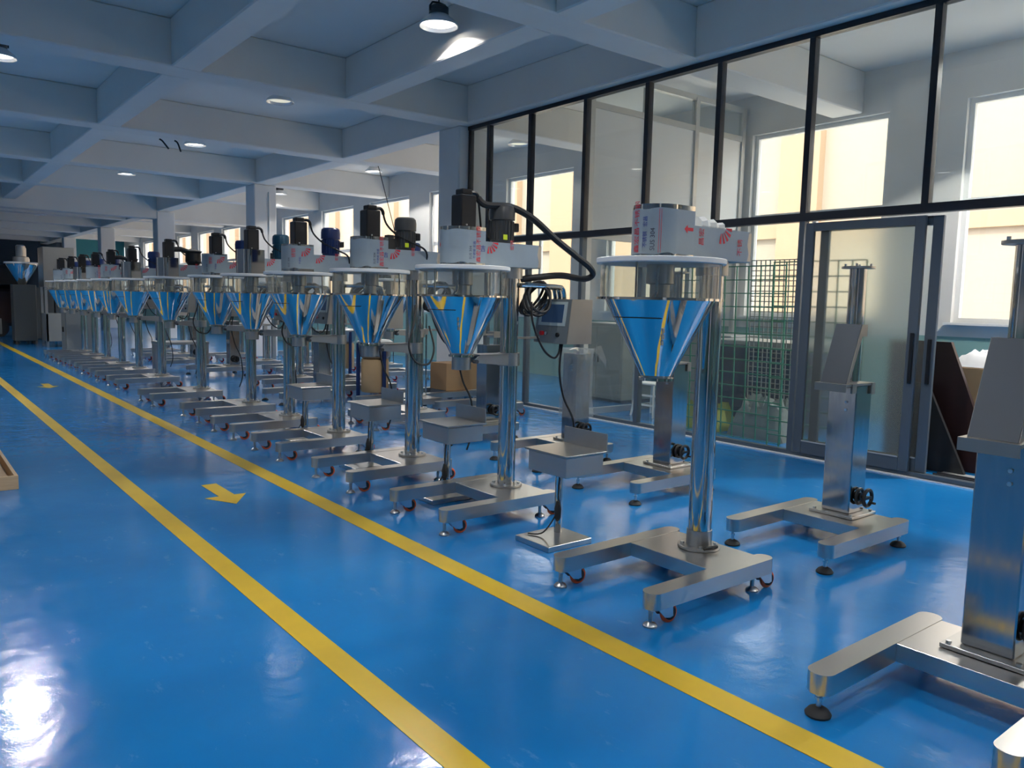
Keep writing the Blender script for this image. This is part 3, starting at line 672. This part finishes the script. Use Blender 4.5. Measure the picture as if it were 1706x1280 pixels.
scale((3.36, 6.27, 0), 'weighing stand between the third and fourth machines')
scale((3.42, 7.83, 0), 'weighing stand between the fourth and fifth machines')

# ================================================================== SQUARE COLUMN STANDS
def stand(loc, label, top=True, rz=0):
    t = thing('column_stand', label, 'stand', loc, rz, 'lifting column stands without heads')
    base_parts(t); level_feet(t)
    fp = part(t, 'foot_plate', 'st_plate', 'satin', lambda b: b.bbox(-.15, .15, -.15, .15, AT, AT + .018, .002))
    for x in (-.125, .125):
        for y in (-.125, .125): part(fp, 'bolt', 'st_bolt', 'zinc', lambda b: b.lathe([(.011, AT + .018), (.011, AT + .028)], 6)).location = (x, y, 0)
    c = part(t, 'square_column', 'st_col', 'steel_z', lambda b: b.bbox(-.095, .095, -.095, .095, AT + .018, 1.02, .006))
    for z in (.86, .91): part(c, 'screw', 'st_screw', 'zinc', lambda b: b.cyl((-.095, -.03, 0), (-.102, -.03, 0), .009, n=8)).location.z = z
    hw = part(t, 'handwheel', 'st_wheel', 'black', lambda b: (b.ring((0, -.11, .30), (0, 1, 0), .048, .011, 20, 8), b.cyl((0, -.095, .30), (0, -.125, .30), .026, n=12)))
    part(hw, 'outer_wheel', 'st_wheel2', 'black', lambda b: (b.ring((0, -.165, .30), (0, 1, 0), .052, .012, 20, 8), b.box(-.05, .05, -.172, -.158, .292, .308), b.cyl((0, -.12, .30), (0, -.165, .30), .012, n=10), b.cyl((.035, -.165, .265), (.035, -.20, .265), .008, n=8)))
    if top:
        p = part(t, 'inner_pole', 'st_pole', 'chrome', lambda b: b.lathe([(.052, 1.02), (.052, 1.76)], 32))
        part(p, 'top_flange', 'st_top', 'satin', lambda b: b.lathe([(.10, 1.757), (.10, 1.77)], 28))
        for a in (.4, 2, 3.5, 5): part(p, 'bolt', 'st_topb', 'zinc', lambda b: b.lathe([(.008, 1.77), (.008, 1.787)], 6)).location = (.075 * math.cos(a), .075 * math.sin(a), 0)
        br = part(t, 'sloped_plate', 'st_slope', 'plate', lambda b: b.prism([(-.215, 1.035), (-.205, 1.035), (-.06, 1.40), (-.07, 1.405)], -.085, .085, Matrix(((1, 0, 0, 0), (0, 0, 1, 0), (0, 1, 0, 0), (0, 0, 0, 1)))))
        def gus(b):
            for y in (-.088, .080): b.prism([(-.21, 1.035), (-.18, 1.035), (-.055, 1.33), (.0, 1.33), (.0, 1.405), (-.065, 1.405)], y, y + .008, Matrix(((1, 0, 0, 0), (0, 0, 1, 0), (0, 1, 0, 0), (0, 0, 0, 1))))
        part(br, 'gusset', 'st_gus', 'boxside', gus)
        def tr(b):
            b.box(-.25, .10, -.105, .105, 1.02, 1.034); b.box(-.25, -.243, -.105, .105, .985, 1.02)
            b.box(.06, .10, -.112, -.105, .96, 1.034); b.box(-.18, -.13, -.112, -.098, .975, 1.034)
        part(t, 'cap_plate', 'st_cap', 'boxside', tr)
    return t
stand((3.37, 1.14, 0), 'square column stand cut off by the right picture edge, nearest the camera')
stand((4.86, 2.61, 0), 'square column stand with sloped plate in front of the sliding door')
stand((5.075, 4.27, 0), 'square column stand half hidden behind the nearest filling machine')
s3 = stand((5.19, 5.55, 0), 'square column stand wrapped in clear plastic behind the control box', top=False)
stand((5.22, 7.02, 0), 'square column stand with handwheel behind the second filling machine', top=False)
for i, (x, y) in enumerate(((4.95, 10.75), (5.1, 15.0), (5.0, 17.0))):
    stand((x, y, 0), 'square column stand in the second row, %s' % ('near the first concrete column', 'behind the sixth machine', 'behind the eighth machine')[i], top=False)
# plastic sheet over the third stand
def wrap(b):
    n = 28; rows = 12; vs = []; fs = []; rr = random.Random(3)
    for j in range(rows):
        z = .40 + (1.06 - .40) * j / (rows - 1)
        for k in range(n):
            a = 2 * PI * k / n; c, s_ = math.cos(a), math.sin(a); q = .118 / max(abs(c), abs(s_))
            q = min(q, .15) + rr.uniform(-.004, .012) + (.03 if j in (9, 10) else 0) * max(0, math.sin(3 * a)) + (.02 * (1 - j / 3) if j < 3 else 0) * abs(math.sin(2.5 * a))
            vs.append((q * c, q * s_, z + rr.uniform(-.01, .01)))
    for j in range(rows - 1):
        for k in range(n): fs.append((j * n + k, j * n + (k + 1) % n, (j + 1) * n + (k + 1) % n, (j + 1) * n + k))
    vs.append((0, 0, 1.075)); fs += [((rows - 1) * n + k, (rows - 1) * n + (k + 1) % n, len(vs) - 1) for k in range(n)]
    b.add(vs, fs)
    b.add([(.10, -.10, 1.07), (.17, -.15, 1.10), (.24, -.16, .95), (.20, -.19, .90)], [(0, 1, 2, 3)])
_b = MB(); wrap(_b)
tag(obj('plastic_wrap', _b.mesh('plastic_wrap', 'film_clear'), None, (5.19, 5.55, 0)), 'crumpled clear plastic sheet wrapped round a square column', 'plastic sheet')

# ================================================================== BARE POLE STANDS AND OTHER SECOND ROW PIECES
def pole_stand(loc, label, brackets=True, rz=0, wheels='orange', h=1.6):
    t = thing('pole_stand', label, 'stand', loc, rz, 'round pole stands waiting in the back rows')
    base_parts(t); castors(t, wheels)
    part(t, 'flange', 'flange', 'satin', lambda b: None)
    part(t, 'pole', 'ps_pole%.1f' % h, 'chrome', lambda b: b.lathe([(.055, AT + .01), (.055, h)], 24))
    if brackets:
        part(t, 'bracket', 'ps_br', 'satin', lambda b: (b.box(-.12, .12, -.07, .07, 1.02, 1.10), b.box(-.30, -.10, -.06, .06, 1.05, 1.07)))
        part(t, 'guide_rod', 'ps_rod', 'chrome', lambda b: b.cyl((.10, -.05, AT), (.10, -.05, 1.3), .012, n=8))
    return t
pole_stand((6.35, 8.35, 0), 'round pole stand close to the glass wall, behind the control box', True, .05)
pole_stand((5.7, 9.3, 0), 'round pole stand behind the second machine hopper')
for i, (x, y, br) in enumerate(((6.1, 11.2, False), (6.5, 12.2, True), (6.3, 13.4, False), (6.4, 14.6, True), (7.9, 12.9, False), (8.1, 14.4, True), (6.2, 16.1, False), (8.0, 16.2, False), (5.2, 18.6, True), (5.3, 20.2, False), (6.4, 18.2, False), (8.2, 18.3, True))):
    pole_stand((x, y, 0), 'pole stand in the back rows, %s from the camera' % ('first', 'second', 'third', 'fourth', 'fifth', 'sixth', 'seventh', 'eighth', 'ninth', 'tenth', 'eleventh', 'twelfth')[i], br, random.uniform(-.1, .1), 'redb', random.choice((.75, 1.2, 1.5)))
def carton(x0, x1, y0, y1, z0, z1, label, m='card', rz=0, tilt=0, open_=False):
    cx, cy = (x0 + x1) / 2, (y0 + y1) / 2; w, d, h = (x1 - x0) / 2, (y1 - y0) / 2, z1 - z0
    t = thing('carton', label, 'box', (cx, cy, z0), rz); t.rotation_euler.x = tilt
    obj('body', MB().bbox(-w, w, -d, d, 0, h, .004).mesh('carton_body', m), t)
    obj('tape', MB().box(-.025, .025, -d - .001, d + .001, h - .06, h + .001).mesh('carton_tape', 'cardl'), t)
    obj('flap', MB().box(-w, w, -d * .97, -.004, h, h + .004).mesh('carton_flap', m), t)
    return t
t = thing('base_frame', 'low steel base frame without a pole carrying a brown box', 'stand', (6.65, 9.8, 0)); base_parts(t); level_feet(t)
carton(6.36, 6.98, 9.58, 10.02, .171, .57, 'brown cardboard box standing on a low steel base behind the second machine')
carton(6.05, 6.4, 16.9, 17.2, .96, 1.24, 'tilted open brown box seen between far poles', 'cardl', .5, .3)
t = thing('work_table', 'low work table standing among the far machine bases', 'table', (4.35, 15.75, 0))
part(t, 'table_top', 'wt_top', 'satin', lambda b: b.bbox(-.45, .45, -.3, .3, .55, .60, .004))
for x in (-.4, .4):
    for y in (-.25, .25): part(t, 'leg', 'wt_leg', 'steel', lambda b: b.box(-.04, .04, -.04, .04, 0, .55)).location = (x, y, 0)
t = thing('work_table', 'supporting table under the tilted brown box', 'table', (6.2, 17.05, 0))
part(t, 'table_top', 'wt_top2', 'satin', lambda b: b.bbox(-.45, .45, -.3, .3, .85, .90, .004))
for x in (-.4, .4):
    for y in (-.25, .25): part(t, 'leg', 'wt_leg2', 'steel', lambda b: b.box(-.04, .04, -.04, .04, 0, .85)).location = (x, y, 0)
def vat(loc, label):
    t = thing('powder_vat', label, 'vat', loc)
    part(t, 'bowl', 'vat_bowl', 'satin', lambda b: b.lathe([(.16, .62), (.22, .66), (.25, .86), (.262, .865), (.262, .875), (.24, .875), (.20, .68), (0, .67)], 28))
    part(t, 'lid', 'vat_lid', 'film_e', lambda b: b.lathe([(.255, .876), (.22, .90), (.08, .91), (.08, .93), (0, .935)], 24))
    part(t, 'drum', 'vat_drum', 'cardl', lambda b: b.lathe([(.19, .14), (.20, .16), (.20, .60), (.19, .62)], 24))
    for k in range(3): part(t, 'leg', 'vat_leg', 'bluem', lambda b: b.cyl((.24, 0, 0), (.24, 0, .85), .03, n=10)).rotation_euler.z = 2.1 * k + .6
    return t
vat((5.55, 10.25, 0), 'steel vat on dark blue legs behind the third machine')
vat((6.9, 14.0, 0), 'steel vat on dark blue legs further back')
# far cabinets and tall machine
def cabinet(x0, x1, y0, y1, h, m, label):
    t = thing('cabinet', label, 'cabinet', ((x0 + x1) / 2, (y0 + y1) / 2, 0)); w, d = (x1 - x0) / 2, (y1 - y0) / 2
    obj('body', MB().bbox(-w, w, -d, d, .04, h, .01).mesh('cab_body', m), t)
    obj('plinth', MB().box(-w + .03, w - .03, -d + .03, d - .03, 0, .04).mesh('cab_plinth', 'black'), t)
    for s in (-1, 1):
        o = obj('door', MB().bbox(-w - .012, -w, min(0, s * (d - .03)) + .005, max(0, s * (d - .03)) - .005, .08, h - .05, .003).mesh('cab_door', m), t)
        obj('handle', MB().box(-w - .03, -w - .012, s * .05 - .01, s * .05 + .01, h * .5, h * .5 + .12).mesh('cab_handle', 'black'), o)
    return t
cabinet(3.3, 3.85, 21.35, 21.95, 1.05, 'cabinet', 'low grey cabinet at the far end of the machine row')
cabinet(3.32, 3.66, 28.0, 28.6, 1.6, 'cabdark', 'leftmost of the three tall dark cabinets at the far end')
cabinet(3.70, 4.02, 28.0, 28.6, 1.56, 'cabdark', 'middle one of the three tall dark cabinets at the far end')
cabinet(4.06, 4.36, 28.0, 28.6, 1.6, 'cabdark', 'rightmost of the three tall dark cabinets at the far end')
t = thing('packing_machine', 'tall stainless machine with black window at the far end', 'machine', (3.62, 24.6, 0))
for x in (-.35, .29):
    for y in (-.4, .34): obj('leg', MB().box(x, x + .06, y, y + .06, 0, 1.6).mesh('pm_leg', 'satin'), t)
hd = obj('head_box', MB().bbox(-.37, .37, -.45, .45, 1.6, 2.66, .01).mesh('pm_head', 'boxside'), t)
obj('window', MB().box(-.05, .09, -.456, -.45, 1.9, 2.35).mesh('pm_win', 'black'), hd)
obj('lower_box', MB().bbox(-.35, .35, -.4, .4, .15, .9, .01).mesh('pm_low', 'cabinet'), t)
def feeder(loc, label):
    t = thing('hopper_machine', label, 'machine', loc)
    part(t, 'hopper', 'hm_hop', 'mirror', lambda b: b.shell([(.38, 2.24), (.38, 2.2), (.07, 1.66)], 28))
    part(t, 'lid', 'hm_lid', 'white', lambda b: b.lathe([(.41, 2.24), (.41, 2.28)], 28))
    part(t, 'motor', 'hm_mot', 'satin', lambda b: b.lathe([(.2, 2.28), (.2, 2.42), (.12, 2.44), (.12, 2.72), (.08, 2.76)], 20))
    part(t, 'body', 'hm_body', 'cabdark', lambda b: b.bbox(-.25, .3, -.3, .3, .1, 1.66, .01))
    for x in (-.2, .25):
        for y in (-.25, .25): part(t, 'foot', 'hm_foot', 'rubber', lambda b: b.lathe([(.05, 0), (.03, .1)], 12)).location = (x, y, 0)
    return t
feeder((2.95, 25.9, 0), 'tall hopper machine far left with steel motor on top')
feeder((3.1, 27.0, 0), 'second tall hopper machine behind the first one far left')
t = thing('dark_equipment', 'dark heap of equipment at the far left end of the aisle', 'machine', (3.0, 30.4, 0))
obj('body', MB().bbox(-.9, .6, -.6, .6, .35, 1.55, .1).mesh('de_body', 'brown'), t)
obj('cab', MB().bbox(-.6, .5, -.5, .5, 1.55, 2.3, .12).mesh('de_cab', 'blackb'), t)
obj('panel', MB().bbox(-.85, -.2, -.66, -.6, .1, .6, .01).mesh('de_panel', 'cabinet'), t)
for y in (-.55, .55): obj('wheel', MB().cyl((-.3, y - .1, .3), (-.3, y + .1, .3), .3, n=20).mesh('de_wheel', 'rubber'), t)

# wooden crate at the left edge
t = thing('pallet_crate', 'shallow pine crate tray at the left picture edge', 'crate', (.05, 7.65, 0))
obj('board', MB().bbox(-.62, .66, -.76, -.735, 0, .105, .002).mesh('crate_b1', 'wood'), t)
obj('board', MB().bbox(-.62, .66, .735, .76, 0, .105, .002).mesh('crate_b2', 'wood'), t)
obj('board', MB().bbox(.635, .66, -.735, .735, 0, .105, .002).mesh('crate_b3', 'wood'), t)
obj('board', MB().bbox(-.645, -.62, -.735, .735, 0, .105, .002).mesh('crate_b4', 'wood'), t)
obj('floor_panel', MB().box(-.62, .635, -.735, .735, .012, .03).mesh('crate_floor', 'wood'), t)
for x in (-.45, .42): obj('bearer', MB().bbox(x, x + .1, -.7, .7, .03, .106, .003).mesh('crate_bearer', 'wood'), t)
t = thing('crated_machine', 'wrapped steel machine body standing in the pine crate', 'machine', (-.05, 7.65, .107))
obj('body', MB().bbox(-.55, .60, -.62, .55, .10, 1.6, .02).mesh('cm_body', 'satin'), t)
obj('skirt', MB().bbox(-.5, .56, -.58, .5, 0, .10, .01).mesh('cm_skirt', 'dgrey'), t)

# ================================================================== ROOM BEHIND THE GLASS
def mesh_panel(loc, w, h, step, r, m, label, lean=.05):
    t = MB(); 
    n = int(round(w / step)); k = int(round(h / step))
    for i in range(n + 1): y = w * i / n; t.box(-r, r, y - r, y + r, 0, h)
    for j in range(k + 1): z = h * j / k; t.box(-r * 3, -r, 0, w, z - r, z + r)
    o = obj('wire_mesh_panel', t.mesh('wire_mesh', m, False), None, loc); o.rotation_euler = (0, lean, 0)
    return tag(o, label, 'mesh panel')
mesh_panel((7.62, 4.86, .0), 1.42, 1.95, .15, .006, 'green', 'green wire mesh panel leaning inside the glass left of the door', -.03)
mesh_panel((7.36, 3.85, .0), 1.0, 1.97, .15, .006, 'green', 'green wire mesh panel seen blurred behind the frosted door', -.02)
mesh_panel((8.2, 4.95, .0), .75, 2.05, .06, .005, 'greywire', 'fine grey wire mesh panel behind the green one', -.03)
t = thing('storage_bin', 'large dark navy bin behind the green mesh', 'bin', (8.75, 5.7, 0))
obj('body', MB().bbox(-.4, .4, -.75, .75, 0, 1.02, .03).mesh('bin_body', 'navy'), t)
obj('lid', MB().bbox(-.43, .43, -.78, .78, 1.02, 1.08, .01).mesh('bin_lid', 'cabinet'), t)
def heap(name, loc, w, d, h, m, label, seed):
    r = random.Random(seed); n = 14; vs = []; fs = []
    for j in range(n + 1):
        for i in range(n + 1):
            u, v = i / n, j / n; e = min(u, 1 - u, v, 1 - v)
            z = 0 if e < .01 else h * min(1, e * 5) * (.6 + .4 * r.random())
            vs.append(((u - .5) * w, (v - .5) * d, z))
    for j in range(n):
        for i in range(n): a = j * (n + 1) + i; fs.append((a, a + 1, a + n + 2, a + n + 1))
    return tag(obj(name, MB().add(vs, fs).mesh(name, m), None, loc), label, 'sheet')
heap('tarpaulin', (7.88, 5.25, .0), .40, .75, .5, 'tarp', 'crumpled grey tarpaulin at the foot of the green mesh', 4)
heap('packing_sheet', (7.95, 6.1, .0), .5, .7, .34, 'ygreen', 'yellow green packing sheet heaped inside the glass', 9)
t = thing('plastic_stool', 'white plastic stool inside the glazed room', 'stool', (8.05, 7.1, 0))
obj('seat', MB().bbox(-.17, .17, -.17, .17, .43, .46, .01).mesh('stool_seat', 'white'), t)
for x in (-1, 1):
    for y in (-1, 1): obj('leg', MB().tube([(x * .2, y * .2, 0), (x * .14, y * .14, .43)], .016, 6).mesh('stool_leg', 'white'), t)
for z in (.15, .28): obj('rung', MB().box(-.18, -.165, -.17, .17, z, z + .025).box(-.17, .17, -.185, -.17, z, z + .025).mesh('stool_rung', 'white'), t)
cabinet(8.9, 9.6, 6.5, 7.4, 1.1, 'cabinet', 'low grey cabinet behind the white stool')
cabinet(8.6, 9.3, 8.2, 9.3, 1.2, 'cabinet', 'low grey cabinet beyond the inner partition')
def board(x, poly, th, m, label):
    o = obj('leaning_board', MB().prism(poly, 0, th, Matrix(((0, 0, 1, 0), (1, 0, 0, 0), (0, 1, 0, 0), (0, 0, 0, 1)))).mesh('leaning_board', m, False), None, (x, 0, 0))
    return tag(o, label, 'board', 'boards standing in the doorway')
board(7.88, [(2.78, .001), (3.85, .001), (3.85, 1.21), (3.27, 1.21)], .05, 'brown', 'tall dark brown board with sloping edge just inside the open door')
board(7.66, [(2.97, .001), (3.7, .001), (3.7, .82), (3.36, .82)], .04, 'blackb', 'shorter black board with sloping edge in front of the brown one')
carton(8.3, 9.0, 2.65, 3.6, 0, .55, 'lowest brown carton inside the open door')
carton(8.33, 8.95, 2.7, 3.5, .556, .95, 'brown carton on top of the stack inside the open door', 'cardl')
heap('paper_pile', (8.64, 3.1, .957), .6, .8, .17, 'paper', 'white papers heaped on the carton stack inside the door', 12)
t = thing('printed_box', 'red and white printed box beside the carton stack', 'box', (8.6, 2.2, .0))
obj('body', MB().bbox(-.14, .14, -.3, .3, 0, .42, .01).mesh('case_body', 'paper'), t)
obj('red_patch', MB().box(-.142, -.14, -.2, .1, .2, .42).mesh('case_red', 'red'), t)

# ================================================================== SMALL CEILING DETAILS
tag(obj('hanging_wire', MB().tube(smoothpath([(8.0, 14.75, 4.45), (7.95, 14.6, 4.2), (7.9, 14.4, 4.0), (7.6, 13.2, 2.6), (7.5, 12.9, 2.2)]), .008, 5).mesh('hanging_wire', 'rubber')), 'thin dark wire hanging from the ceiling above the third machine', 'wire')
tag(obj('cable_stub', MB().tube(smoothpath([(4.05, 14.75, 4.16), (4.1, 14.74, 4.12), (4.15, 14.74, 3.98)]), .015, 6).tube(smoothpath([(3.8, 14.75, 4.15), (3.85, 14.74, 4.12), (3.95, 14.74, 4.0)]), .015, 6).mesh('cable_stub', 'rubber')), 'black cable ends hanging from the second cross beam', 'cable')
